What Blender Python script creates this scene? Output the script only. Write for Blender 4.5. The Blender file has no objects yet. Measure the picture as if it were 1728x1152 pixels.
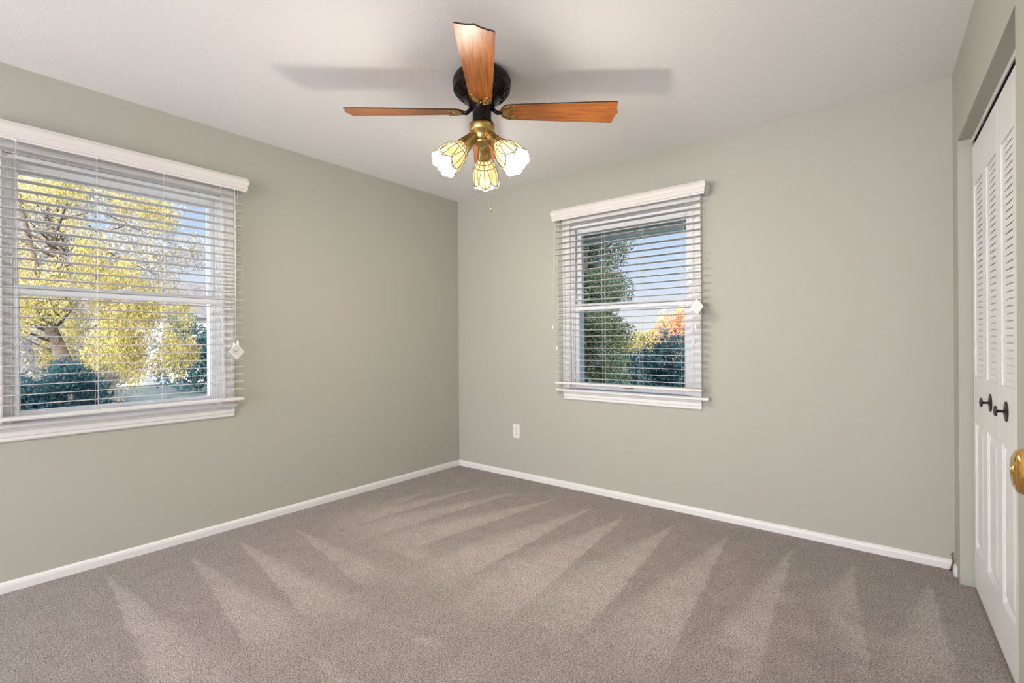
import bpy, math, random
import numpy as np
from mathutils import Matrix, Vector
PI = math.pi
S = bpy.context.scene
COL = S.collection

# ------------------------------------------------------------------ camera
F_PX, YAW, PITCH, ROLL = 832.66, 38.63, 0.0073, -0.334
CAM = Vector((3.2477, -3.2703, 1.1412))
cam_data = bpy.data.cameras.new('camera'); cam_data.sensor_width = 36.0
cam_data.lens = F_PX / 1728 * 36.0; cam_data.clip_start = 0.03; cam_data.clip_end = 300
cam = bpy.data.objects.new('camera', cam_data); COL.objects.link(cam)
_y, _p, _r = math.radians(YAW), math.radians(PITCH), math.radians(ROLL)
_f = Vector((-math.sin(_y) * math.cos(_p), math.cos(_y) * math.cos(_p), math.sin(_p)))
_rt = Vector((math.cos(_y), math.sin(_y), 0)); _up = _rt.cross(_f)
_r2 = _rt * math.cos(_r) + _up * math.sin(_r); _u2 = -_rt * math.sin(_r) + _up * math.cos(_r)
_m = Matrix((_r2, _u2, -_f)).transposed().to_4x4(); _m.translation = CAM
cam.matrix_world = _m
S.camera = cam

# ------------------------------------------------------------------ view, world, sun
S.view_settings.view_transform = 'Standard'
S.view_settings.look = 'None'
S.view_settings.gamma = 1.0
S.view_settings.use_curve_mapping = False
S.view_settings.exposure = 0.17

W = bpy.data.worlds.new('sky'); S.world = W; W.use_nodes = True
wn = W.node_tree.nodes; wl = W.node_tree.links; wn.clear()
w_out = wn.new('ShaderNodeOutputWorld'); w_bg = wn.new('ShaderNodeBackground')
w_tc = wn.new('ShaderNodeTexCoord'); w_sep = wn.new('ShaderNodeSeparateXYZ')
wl.new(w_tc.outputs['Generated'], w_sep.inputs[0])
w_up = wn.new('ShaderNodeValToRGB')            # horizon to zenith
w_up.color_ramp.elements[0].position = 0.0; w_up.color_ramp.elements[0].color = (0.95, 0.93, 0.92, 1)
w_up.color_ramp.elements[1].position = 0.55; w_up.color_ramp.elements[1].color = (0.30, 0.52, 0.90, 1)
e = w_up.color_ramp.elements.new(0.12); e.color = (0.72, 0.82, 1.0, 1)
e = w_up.color_ramp.elements.new(0.28); e.color = (0.46, 0.68, 1.0, 1)
wl.new(w_sep.outputs['Z'], w_up.inputs[0])
w_map = wn.new('ShaderNodeMapRange')           # brighter half added behind the camera as fill light for the room
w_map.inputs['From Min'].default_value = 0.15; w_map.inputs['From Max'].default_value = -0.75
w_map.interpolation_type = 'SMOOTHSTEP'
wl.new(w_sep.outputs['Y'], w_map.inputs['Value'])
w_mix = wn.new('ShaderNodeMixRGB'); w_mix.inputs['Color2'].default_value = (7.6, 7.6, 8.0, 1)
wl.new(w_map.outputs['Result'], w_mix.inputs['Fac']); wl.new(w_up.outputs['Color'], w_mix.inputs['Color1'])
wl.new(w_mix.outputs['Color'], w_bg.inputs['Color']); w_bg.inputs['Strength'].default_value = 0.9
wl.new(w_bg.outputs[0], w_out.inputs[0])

sun_d = bpy.data.lights.new('sun', 'SUN'); sun_d.energy = 5.6; sun_d.angle = math.radians(0.6)
sun_d.color = (1.0, 0.86, 0.66)
sun = bpy.data.objects.new('sun', sun_d); COL.objects.link(sun)
SUN_DIR = Vector((0.90, -0.10, 0.40)).normalized()     # towards the sun
sun.rotation_euler = SUN_DIR.to_track_quat('Z', 'Y').to_euler()
sun.location = (12, -3, 8)

# ------------------------------------------------------------------ helpers
def mat(name, color, rough=0.6, metal=0.0, spec=0.5, noise=None, bump=None, emit=None, coat=0.0):
    m = bpy.data.materials.new(name); m.use_nodes = True
    nt = m.node_tree; b = nt.nodes['Principled BSDF']
    b.inputs['Base Color'].default_value = (*color, 1); b.inputs['Roughness'].default_value = rough
    b.inputs['Metallic'].default_value = metal; b.inputs['Specular IOR Level'].default_value = spec
    b.inputs['Coat Weight'].default_value = coat
    tc = nt.nodes.new('ShaderNodeTexCoord')
    if noise:                                   # (scale, amount)
        n = nt.nodes.new('ShaderNodeTexNoise'); n.inputs['Scale'].default_value = noise[0]; n.inputs['Detail'].default_value = 4
        nt.links.new(tc.outputs['Object'], n.inputs['Vector'])
        r = nt.nodes.new('ShaderNodeValToRGB'); a = noise[1]
        r.color_ramp.elements[0].position = .3; r.color_ramp.elements[1].position = .7
        r.color_ramp.elements[0].color = (*[c * (1 - a) for c in color], 1)
        r.color_ramp.elements[1].color = (*[min(1, c * (1 + a)) for c in color], 1)
        nt.links.new(n.outputs['Fac'], r.inputs[0]); nt.links.new(r.outputs[0], b.inputs['Base Color'])
    if bump:                                    # (scale, strength, distance)
        n = nt.nodes.new('ShaderNodeTexNoise'); n.inputs['Scale'].default_value = bump[0]; n.inputs['Detail'].default_value = 3
        nt.links.new(tc.outputs['Object'], n.inputs['Vector'])
        bp = nt.nodes.new('ShaderNodeBump'); bp.inputs['Strength'].default_value = bump[1]; bp.inputs['Distance'].default_value = bump[2]
        nt.links.new(n.outputs['Fac'], bp.inputs['Height']); nt.links.new(bp.outputs[0], b.inputs['Normal'])
    if emit:
        b.inputs['Emission Color'].default_value = (*emit[0], 1); b.inputs['Emission Strength'].default_value = emit[1]
    return m

class MB:
    """collects shapes into one mesh"""
    def __init__(s): s.v = []; s.f = []; s.mi = []; s.T = Matrix.Identity(4); s.cur = 0; s.sm = []; s.smooth = False
    def add(s, vs, fs):
        o = len(s.v)
        s.v += [tuple(s.T @ Vector(p)) for p in vs]
        s.f += [tuple(i + o for i in f) for f in fs]; s.mi += [s.cur] * len(fs); s.sm += [s.smooth] * len(fs)
    def box(s, x0, x1, y0, y1, z0, z1):
        s.add([(x0, y0, z0), (x1, y0, z0), (x1, y1, z0), (x0, y1, z0), (x0, y0, z1), (x1, y0, z1), (x1, y1, z1), (x0, y1, z1)],
              [(0, 3, 2, 1), (4, 5, 6, 7), (0, 1, 5, 4), (1, 2, 6, 5), (2, 3, 7, 6), (3, 0, 4, 7)])
    def lathe(s, prof, n=40, close=False):
        vs = []; fs = []; k = len(prof)
        for i in range(n):
            a = 2 * PI * i / n
            for r, z in prof: vs.append((r * math.cos(a), r * math.sin(a), z))
        for i in range(n):
            j = (i + 1) % n
            for q in range(k - 1): fs.append((i * k + q, j * k + q, j * k + q + 1, i * k + q + 1))
        sm = s.smooth; s.smooth = True; s.add(vs, fs); s.smooth = sm
    def tube(s, pts, r, n=8, caps=True):
        pts = [Vector(p) for p in pts]; rs = r if isinstance(r, (list, tuple)) else [r] * len(pts)
        vs = []; fs = []; prev = None
        for i, p in enumerate(pts):
            d = (pts[min(i + 1, len(pts) - 1)] - pts[max(i - 1, 0)]).normalized()
            if prev is None:
                a = Vector((0, 0, 1)) if abs(d.z) < .9 else Vector((1, 0, 0)); x = d.cross(a).normalized()
            else:
                x = (prev - d * prev.dot(d)).normalized()
            prev = x; y = d.cross(x)
            for j in range(n):
                t = 2 * PI * j / n; vs.append(tuple(p + (x * math.cos(t) + y * math.sin(t)) * rs[i]))
        for i in range(len(pts) - 1):
            for j in range(n):
                k = (j + 1) % n; fs.append((i * n + j, i * n + k, (i + 1) * n + k, (i + 1) * n + j))
        if caps: fs.append(tuple(range(n))[::-1]); fs.append(tuple(range((len(pts) - 1) * n, len(pts) * n)))
        sm = s.smooth; s.smooth = True; s.add(vs, fs); s.smooth = sm
    def prism(s, poly, a0, a1, axis='x'):
        """closed polygon in the other two axes extruded from a0 to a1 along axis"""
        def P(u, v, a): return {'x': (a, u, v), 'y': (u, a, v), 'z': (u, v, a)}[axis]
        n = len(poly); vs = [P(u, v, a0) for u, v in poly] + [P(u, v, a1) for u, v in poly]
        fs = [(i, (i + 1) % n, n + (i + 1) % n, n + i) for i in range(n)] + [tuple(range(n))[::-1], tuple(range(n, 2 * n))]
        s.add(vs, fs)
    def ball(s, c, r, sz=1.0, n=16, m=10):
        c = Vector(c); vs = []; fs = []
        for i in range(m + 1):
            t = PI * i / m
            for j in range(n):
                a = 2 * PI * j / n; vs.append((c.x + r * math.sin(t) * math.cos(a), c.y + r * math.sin(t) * math.sin(a), c.z + r * sz * math.cos(t)))
        for i in range(m):
            for j in range(n):
                k = (j + 1) % n; fs.append((i * n + j, (i + 1) * n + j, (i + 1) * n + k, i * n + k))
        sm = s.smooth; s.smooth = True; s.add(vs, fs); s.smooth = sm
    def build(s, name, mats, parent=None, bevel=0, fix=True):
        me = bpy.data.meshes.new(name); me.from_pydata(s.v, [], s.f)
        for m in (mats if isinstance(mats, (list, tuple)) else [mats]): me.materials.append(m)
        me.polygons.foreach_set('material_index', s.mi); me.polygons.foreach_set('use_smooth', s.sm)
        if fix:
            import bmesh
            bm = bmesh.new(); bm.from_mesh(me); bmesh.ops.recalc_face_normals(bm, faces=bm.faces); bm.to_mesh(me); bm.free()
        me.update()
        o = bpy.data.objects.new(name, me); COL.objects.link(o)
        if parent is not None: o.parent = parent
        if bevel:
            md = o.modifiers.new('bevel', 'BEVEL'); md.width = bevel; md.segments = 2; md.limit_method = 'ANGLE'; md.angle_limit = math.radians(40)
        return o

def tag(o, label, cat, group=None, kind=None):
    o['label'] = label; o['category'] = cat
    if group: o['group'] = group
    if kind: o['kind'] = kind
    return o
def empty(name, loc=(0, 0, 0), rz=0):
    o = bpy.data.objects.new(name, None); o.empty_display_size = .1; COL.objects.link(o)
    o.location = loc; o.rotation_euler = (0, 0, rz); return o
def struct(o, label, cat): return tag(o, label, cat, kind='structure')

# ------------------------------------------------------------------ materials
M_WALL = mat('sage_wall_paint', (0.400, 0.400, 0.345), rough=.7, spec=.25, bump=(260, .12, .002))
M_WHITE = mat('white_trim_paint', (0.70, 0.69, 0.675), rough=.38, spec=.4)
M_CEIL = mat('textured_ceiling_paint', (0.81, 0.80, 0.79), rough=.9, spec=.1)
M_VINYL = mat('white_vinyl', (0.72, 0.735, 0.76), rough=.35)
M_SLAT = mat('white_blind_slat', (0.58, 0.565, 0.55), rough=.45)
M_VAL = mat('blind_valance_white', (0.66, 0.63, 0.605), rough=.5)
M_CORD = mat('white_cord', (0.76, 0.74, 0.70), rough=.8)
M_DOOR = mat('closet_door_white', (0.72, 0.72, 0.71), rough=.35)
M_BRONZE = mat('oil_rubbed_bronze', (0.045, 0.038, 0.035), rough=.38, metal=.6)
M_BLACK = mat('black_enamel', (0.008, 0.005, 0.004), rough=.22, spec=.22)
M_BRASS = mat('polished_brass', (0.80, 0.47, 0.13), rough=.14, metal=1.0)
M_ABRASS = mat('antique_brass', (0.55, 0.38, 0.15), rough=.3, metal=1.0, noise=(60, .25))
M_DARK = mat('dark_gap', (0.02, 0.018, 0.016), rough=.9)
M_PLASTIC = mat('ivory_plastic', (0.72, 0.69, 0.64), rough=.35)
M_GREY = mat('grey_metal', (0.25, 0.25, 0.25), rough=.4, metal=.5)
M_EDGE = mat('dark_blade_edge', (0.02, 0.008, 0.005), rough=.35)

# ceiling: coarse knock-down stipple
nt = M_CEIL.node_tree; b = nt.nodes['Principled BSDF']; tc = nt.nodes['Texture Coordinate']
n1 = nt.nodes.new('ShaderNodeTexNoise'); n1.inputs['Scale'].default_value = 75; n1.inputs['Detail'].default_value = 5; n1.inputs['Distortion'].default_value = 1.2
rp = nt.nodes.new('ShaderNodeValToRGB'); rp.color_ramp.elements[0].position = .47; rp.color_ramp.elements[1].position = .60
bp = nt.nodes.new('ShaderNodeBump'); bp.inputs['Strength'].default_value = .16; bp.inputs['Distance'].default_value = .003
nt.links.new(tc.outputs['Object'], n1.inputs['Vector']); nt.links.new(n1.outputs['Fac'], rp.inputs[0])
nt.links.new(rp.outputs[0], bp.inputs['Height']); nt.links.new(bp.outputs[0], b.inputs['Normal'])

# wood for the fan blades, grain along each blade
M_WOOD = bpy.data.materials.new('cherry_blade_wood'); M_WOOD.use_nodes = True
nt = M_WOOD.node_tree; b = nt.nodes['Principled BSDF']; b.inputs['Roughness'].default_value = .33; b.inputs['Coat Weight'].default_value = .28; b.inputs['Coat Roughness'].default_value = .42
tc = nt.nodes.new('ShaderNodeTexCoord'); mp = nt.nodes.new('ShaderNodeMapping'); mp.inputs['Scale'].default_value = (3.0, 42, 20)
n1 = nt.nodes.new('ShaderNodeTexNoise'); n1.inputs['Scale'].default_value = 2.2; n1.inputs['Detail'].default_value = 7; n1.inputs['Distortion'].default_value = .6
rp = nt.nodes.new('ShaderNodeValToRGB')
rp.color_ramp.elements[0].position = .30; rp.color_ramp.elements[0].color = (0.28, 0.062, 0.008, 1)
rp.color_ramp.elements[1].position = .72; rp.color_ramp.elements[1].color = (0.60, 0.20, 0.030, 1)
nt.links.new(tc.outputs['Object'], mp.inputs[0]); nt.links.new(mp.outputs[0], n1.inputs['Vector'])
nt.links.new(n1.outputs['Fac'], rp.inputs[0]); nt.links.new(rp.outputs[0], b.inputs['Base Color'])

# clear window glass
M_GLASS = bpy.data.materials.new('window_glass'); M_GLASS.use_nodes = True
nt = M_GLASS.node_tree; nt.nodes.clear()
o_ = nt.nodes.new('ShaderNodeOutputMaterial'); tr = nt.nodes.new('ShaderNodeBsdfTransparent'); gl = nt.nodes.new('ShaderNodeBsdfGlossy')
gl.inputs['Roughness'].default_value = .02; tr.inputs[0].default_value = (.95, .965, .97, 1)
mx = nt.nodes.new('ShaderNodeMixShader'); fr = nt.nodes.new('ShaderNodeFresnel'); fr.inputs[0].default_value = 1.04
nt.links.new(fr.outputs[0], mx.inputs[0]); nt.links.new(tr.outputs[0], mx.inputs[1]); nt.links.new(gl.outputs[0], mx.inputs[2]); nt.links.new(mx.outputs[0], o_.inputs[0])

# carpet: two pile tones chosen by the vacuum-stroke mask stored on the mesh
M_CARPET = bpy.data.materials.new('taupe_carpet'); M_CARPET.use_nodes = True
nt = M_CARPET.node_tree; b = nt.nodes['Principled BSDF']; b.inputs['Roughness'].default_value = 1; b.inputs['Specular IOR Level'].default_value = .05
b.inputs['Sheen Weight'].default_value = .15
at = nt.nodes.new('ShaderNodeAttribute'); at.attribute_name = 'pile'
tc = nt.nodes.new('ShaderNodeTexCoord')
mx = nt.nodes.new('ShaderNodeMixRGB'); mx.inputs['Color1'].default_value = (0.270, 0.232, 0.215, 1); mx.inputs['Color2'].default_value = (0.385, 0.340, 0.316, 1)
nt.links.new(at.outputs['Fac'], mx.inputs['Fac'])
def _noise(scale, det, lo, hi, c0, c1, dist=0):
    n = nt.nodes.new('ShaderNodeTexNoise'); n.inputs['Scale'].default_value = scale; n.inputs['Detail'].default_value = det; n.inputs['Distortion'].default_value = dist
    nt.links.new(tc.outputs['Object'], n.inputs['Vector'])
    r = nt.nodes.new('ShaderNodeValToRGB'); r.color_ramp.elements[0].position = lo; r.color_ramp.elements[1].position = hi
    r.color_ramp.elements[0].color = (c0,) * 3 + (1,); r.color_ramp.elements[1].color = (c1,) * 3 + (1,)
    nt.links.new(n.outputs['Fac'], r.inputs[0]); return n, r
nA, rA = _noise(215, 5, .36, .64, .40, 1.58, .8)
nB, rB = _noise(9, 3, .3, .7, .93, 1.07)
m1 = nt.nodes.new('ShaderNodeMixRGB'); m1.blend_type = 'MULTIPLY'; m1.inputs['Fac'].default_value = 1
m2 = nt.nodes.new('ShaderNodeMixRGB'); m2.blend_type = 'MULTIPLY'; m2.inputs['Fac'].default_value = 1
nt.links.new(mx.outputs[0], m1.inputs['Color1']); nt.links.new(rA.outputs[0], m1.inputs['Color2'])
nt.links.new(m1.outputs[0], m2.inputs['Color1']); nt.links.new(rB.outputs[0], m2.inputs['Color2'])
nt.links.new(m2.outputs[0], b.inputs['Base Color'])
bp = nt.nodes.new('ShaderNodeBump'); bp.inputs['Strength'].default_value = .8; bp.inputs['Distance'].default_value = .006
nt.links.new(nA.outputs['Fac'], bp.inputs['Height']); nt.links.new(bp.outputs[0], b.inputs['Normal'])

# ------------------------------------------------------------------ room shell
CH = 2.44; YB = -6.2                     # ceiling height, rear end of the shell, left open for the fill light
WX, WS = 3.431, 0.0415                   # right wall: x = WX - WS*y
def rwx(y): return WX - WS * y
NRM = math.hypot(1, WS); RW_ANG = math.atan2(-1, WS)

def floor_mesh():
    x0, x1, y0, y1, st = 0.0, 3.72, YB, 0.0, 0.0125
    nx = int(round((x1 - x0) / st)) + 1; ny = int(round((y1 - y0) / st)) + 1
    X, Y = np.meshgrid(np.linspace(x0, x1, nx), np.linspace(y0, y1, ny))
    co = np.stack([X.ravel(), Y.ravel(), np.zeros(X.size)], 1)
    i = np.arange(nx * ny).reshape(ny, nx)
    q = np.stack([i[:-1, :-1].ravel(), i[:-1, 1:].ravel(), i[1:, 1:].ravel(), i[1:, :-1].ravel()], 1)
    me = bpy.data.meshes.new('floor'); me.vertices.add(len(co)); me.vertices.foreach_set('co', co.ravel())
    me.loops.add(q.size); me.loops.foreach_set('vertex_index', q.ravel().astype(np.int32))
    me.polygons.add(len(q)); me.polygons.foreach_set('loop_start', (np.arange(len(q)) * 4).astype(np.int32))
    me.polygons.foreach_set('loop_total', np.full(len(q), 4, np.int32)); me.update()
    # vacuum strokes: long wedges of brushed pile (tip, end of the crisp edge, end of the soft edge, strength, softness),
    # floor coordinates in metres
    strokes = STROKES
    rng = np.random.RandomState(3)
    px = X.ravel(); py = Y.ravel()
    wob = 0.006 * np.sin(px * 13 + 3 * np.sin(py * 5)) + 0.003 * np.sin(py * 37 + 3 * np.sin(px * 11))
    m = np.zeros(px.size)
    for A, B, C, k in strokes:
        A = np.array(A); B = np.array(B); C = np.array(C)
        d1 = B - A; d2 = C - A; det = d1[0] * d2[1] - d1[1] * d2[0]
        u = px + wob * .5 - A[0]; v = py + wob * .5 - A[1]
        a = (u * d2[1] - v * d2[0]) / det; c = (d1[0] * v - d1[1] * u) / det      # weights of B and C
        t = a + c; s = np.where(t > 1e-6, c / np.maximum(t, 1e-6), -1)
        w = np.clip(t * np.linalg.norm(d1) / 0.02, 0, 1)
        edge = np.clip(s / 0.03 + .5, 0, 1)
        soft = 1 - np.clip((s - .55) / .55, 0, 1) ** 1.3
        far = 1 - np.clip((t - .86) / .34, 0, 1)
        m = np.maximum(m, k * edge * np.clip(soft, 0, 1) * far * w)
    for (cx, cy, rx, ry, k) in SCUFFS:           # heel marks pressed the other way
        m += k * np.exp(-(((px - cx) / rx) ** 2 + ((py - cy) / ry) ** 2) ** 1.5)
    lo = np.zeros(px.size)
    for f, a in ((1.3, .5), (2.9, .3), (6.1, .2)):
        p1, p2 = rng.rand(2) * 6; lo += a * np.sin(px * f + p1 + 1.3 * np.sin(py * f * .8)) * np.cos(py * f * 1.1 + p2)
    m = np.clip(m + .10 + .05 * lo + PATCH(px, py), 0, 1)
    at = me.attributes.new('pile', 'FLOAT', 'POINT'); at.data.foreach_set('value', m.astype(np.float32))
    me.materials.append(M_CARPET)
    o = bpy.data.objects.new('floor', me); COL.objects.link(o)
    return o
def PATCH(px, py):
    return np.zeros(px.size)
STROKES = [
    ((3.327, -0.233), (3.379, -0.967), (3.163, -1.156), 0.75),
    ((3.028, -0.247), (3.149, -1.205), (2.917, -0.75), 0.70),
    ((2.759, -0.182), (2.843, -1.407), (2.641, -1.373), 0.85),
    ((2.428, -0.228), (2.573, -1.494), (2.267, -1.492), 0.90),
    ((2.12, -0.228), (2.248, -1.506), (1.898, -1.48), 0.90),
    ((1.818, -0.29), (1.958, -1.61), (1.569, -1.481), 0.90),
    ((1.564, -0.282), (1.575, -1.531), (1.227, -1.488), 0.85),
    ((1.272, -0.265), (1.112, -1.451), (0.774, -1.417), 0.80),
    ((0.948, -0.28), (0.8, -1.479), (0.502, -1.441), 0.75),
    ((0.646, -0.377), (0.555, -1.477), (0.331, -1.439), 0.70),
    ((0.375, -0.702), (0.547, -1.471), (0.263, -1.462), 0.50),
    ((0.126, -2.621), (1.312, -2.739), (1.399, -2.52), 0.80),
    ((0.228, -2.283), (1.312, -2.447), (1.315, -2.209), 0.75),
    ((0.202, -2.031), (1.245, -2.202), (1.379, -1.983), 0.75),
    ((0.284, -1.736), (1.139, -1.894), (1.336, -1.717), 0.60),
    ((0.547, -1.471), (1.26, -1.597), (1.195, -1.416), 0.55),
    ((1.565, -2.041), (1.822, -2.029), (1.893, -1.96), 0.35),
    ((1.549, -2.327), (1.737, -2.359), (1.881, -2.274), 0.40),
]
SCUFFS = [
    (2.835, -0.814, 0.073, 0.056, 0.30),
    (2.983, -0.942, 0.040, 0.038, -0.45),
    (2.735, -1.367, 0.052, 0.030, -0.50),
    (2.994, -1.207, 0.056, 0.038, -0.45),
    (3.072, -0.807, 0.072, 0.062, -0.35),
    (3.156, -0.947, 0.067, 0.062, 0.35),
    (2.917, -1.061, 0.070, 0.053, 0.30),
    (2.776, -1.196, 0.092, 0.067, 0.35),
    (3.094, -1.129, 0.053, 0.031, -0.30),
    (1.366, -1.895, 0.243, 0.154, -0.10),
]
struct(floor_mesh(), 'taupe cut-pile carpet with pale wedge-shaped vacuum marks', 'carpet')

mb = MB(); mb.box(-.15, 4.6, YB, .15, CH, CH + .12); struct(mb.build('ceiling', M_CEIL), 'white ceiling with knock-down texture', 'ceiling')

HO = .465; ZS, ZT = .775, 2.03           # window rough opening half width, sill and head
CL, CB = -2.4925, 1.686                  # centres of the two windows along their walls
mb = MB()
for (a, b_, z0, z1) in ((YB, CL - HO, 0, CH), (CL + HO, 0, 0, CH), (CL - HO, CL + HO, 0, ZS - .02), (CL - HO, CL + HO, ZT, CH)):
    mb.box(-.15, 0, a, b_, z0 - .3, z1) if z0 == 0 else mb.box(-.15, 0, a, b_, z0, z1)
struct(mb.build('wall_left', M_WALL), 'sage green wall holding the larger window view', 'wall')
mb = MB()
for (a, b_, z0, z1) in ((-.15, CB - HO, -.3, CH), (CB + HO, 4.6, -.3, CH), (CB - HO, CB + HO, -.3, ZS - .02), (CB - HO, CB + HO, ZT, CH)):
    mb.box(a, b_, 0, .15, z0, z1)
struct(mb.build('wall_back', M_WALL), 'sage green far wall with one window and an outlet', 'wall')

# right wall in its own frame: local x runs towards the camera, local y into the closet
RW = (WX, 0, 0)
OX0, OX1, OZ = .175, 1.337, 2.062        # closet opening
mb = MB()
mb.box(-.02, OX0, 0, .12, -.05, CH); mb.box(OX1, 6.2, 0, .12, -.05, CH); mb.box(OX0, OX1, 0, .12, OZ, CH)
o = mb.build('wall_right', M_WALL); o.location = RW; o.rotation_euler = (0, 0, RW_ANG)
struct(o, 'sage green wall around the closet opening', 'wall')
mb = MB(); mb.box(-.05, 1.7, .66, .72, -.05, CH); mb.box(-.05, 0, .12, .66, -.05, CH); mb.box(1.62, 1.7, .12, .66, -.05, CH); mb.box(0, 1.62, .1, .66, -.05, -.002)
o = mb.build('wall_closet', M_WALL); o.location = RW; o.rotation_euler = (0, 0, RW_ANG)
struct(o, 'dim inner walls of the closet', 'wall')

# baseboards with an eased top
def base_profile(d): return [(0, 0), (d, 0), (d, .030), (d * .8, .040), (d * .35, .047), (0, .049)]
mb = MB(); mb.prism([(-.012 * 0 + u, z) for u, z in base_profile(.013)], YB, 0, 'y'); struct(mb.build('baseboard_left', M_WHITE), 'white baseboard along the left wall', 'baseboard')
mb = MB(); mb.prism([(-u, z) for u, z in base_profile(.013)], .013, 3.418, 'x'); struct(mb.build('baseboard_back', M_WHITE), 'white baseboard along the far wall', 'baseboard')
mb = MB(); mb.prism([(-u, z) for u, z in base_profile(.013)], .045, .098, 'x')
o = mb.build('baseboard_right', M_WHITE, bevel=.004); o.location = RW; o.rotation_euler = (0, 0, RW_ANG); struct(o, 'short white baseboard stub between the corner and closet', 'baseboard')
mb = MB(); mb.prism([(-u, z) for u, z in base_profile(.013)], OX1 + .02, 6.2, 'x')
o = mb.build('baseboard_right', M_WHITE); o.location = RW; o.rotation_euler = (0, 0, RW_ANG); struct(o, 'white baseboard on the near side of the closet', 'baseboard')

# ------------------------------------------------------------------ windows (local: x along wall, +y outdoors, z up)
def window(name, loc, rz, horn, label):
    root = empty(name, loc, rz); struct(root, label, 'window')
    Wc = .527
    mb = MB()
    for s in (-1, 1):                     # side casings with stepped moulding
        a, b_ = sorted((s * HO, s * Wc)); mb.box(a, b_, -.012, 0, ZS, ZT + .062)
        a, b_ = sorted((s * (Wc - .016), s * Wc)); mb.box(a, b_, -.019, -.012, ZS, ZT + .062)
        a, b_ = sorted((s * (HO + .004), s * (HO + .014))); mb.box(a, b_, -.016, -.012, ZS, ZT + .010)
    mb.box(-HO, HO, -.012, 0, ZT, ZT + .062); mb.box(-Wc + .016, Wc - .016, -.019, -.012, ZT + .046, ZT + .062); mb.box(-HO, HO, -.016, -.012, ZT + .002, ZT + .010)
    mb.build('casing', M_WHITE, root, bevel=.0018)
    mb = MB(); mb.prism([(-.046, ZS - .016), (-.046, ZS - .004), (-.041, ZS), (.15, ZS), (.15, ZS - .018), (-.041, ZS - .020)], -horn, horn, 'x')
    mb.build('stool', M_WHITE, root, bevel=.0015)
    mb = MB(); mb.prism([(0, .692), (-.010, .692), (-.014, .698), (-.014, .712), (-.018, .716), (-.018, .738), (-.022, .744), (-.022, ZS - .020), (0, ZS - .020)], -Wc, Wc, 'x')
    mb.build('apron', M_WHITE, root)
    mb = MB()                             # jamb liner and vinyl frame
    for s in (-1, 1):
        a, b_ = sorted((s * HO, s * (HO - .018))); mb.box(a, b_, 0.004, .15, ZS, ZT)
        a, b_ = sorted((s * (HO - .018), s * (HO - .030))); mb.box(a, b_, .012, .018, ZS, ZT - .018); mb.box(a, b_, .090, .15, ZS, ZT - .018)
    mb.box(-HO + .018, HO - .018, .004, .15, ZT - .018, ZT); mb.box(-HO + .018, HO - .018, .088, .15, ZS, ZS + .035)
    mb.build('frame', M_VINYL, root, bevel=.0015)
    G = .4115
    def sash(nm, y0, y1, z0, z1, g0, g1, so):
        mb = MB()
        mb.box(-so, -G, y0, y1, z0, z1); mb.box(G, so, y0, y1, z0, z1); mb.box(-G, G, y0, y1, g1, z1); mb.box(-G, G, y0, y1, z0, g0)
        ym = (y0 + y1) / 2
        for s in (-1, 1):
            a, b_ = sorted((s * G, s * (G - .005))); mb.box(a, b_, ym - .009, ym + .009, g0, g1)
        mb.box(-G + .005, G - .005, ym - .009, ym + .009, g0, g0 + .005); mb.box(-G + .005, G - .005, ym - .009, ym + .009, g1 - .005, g1)
        f = mb.build(nm, M_VINYL, root, bevel=.002)
        mb = MB(); mb.box(-G + .001, G - .001, ym - .002, ym + .002, g0 + .001, g1 - .001); mb.build('glass_pane', M_GLASS, f)
        return f
    lo = sash('lower_sash', .020, .048, ZS + .004, 1.425, .822, 1.380, HO - .019)
    sash('upper_sash', .054, .084, 1.388, ZT - .020, 1.424, 1.962, HO - .019)
    mb = MB(); mb.box(-.028, .028, .022, .046, 1.425, 1.431); mb.box(-.010, .024, .026, .040, 1.431, 1.439)
    mb.build('sash_lock', M_GREY if name == 'window_2' else M_VINYL, lo, bevel=.0015)
    mb = MB(); mb.box(-.038, .038, .010, .020, .797, .803); mb.box(-.038, .038, .010, .014, .803, .810)
    mb.build('sash_lift', M_GREY if name == 'window_2' else M_VINYL, lo, bevel=.001)
    return root
window('window_1', (0, CL, 0), PI / 2, .531, 'white double-hung window in the left wall, yellow leaves outside')
window('window_2', (CB, 0, 0), 0, .577, 'white double-hung window in the far wall, open sky and dark conifer outside')

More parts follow.
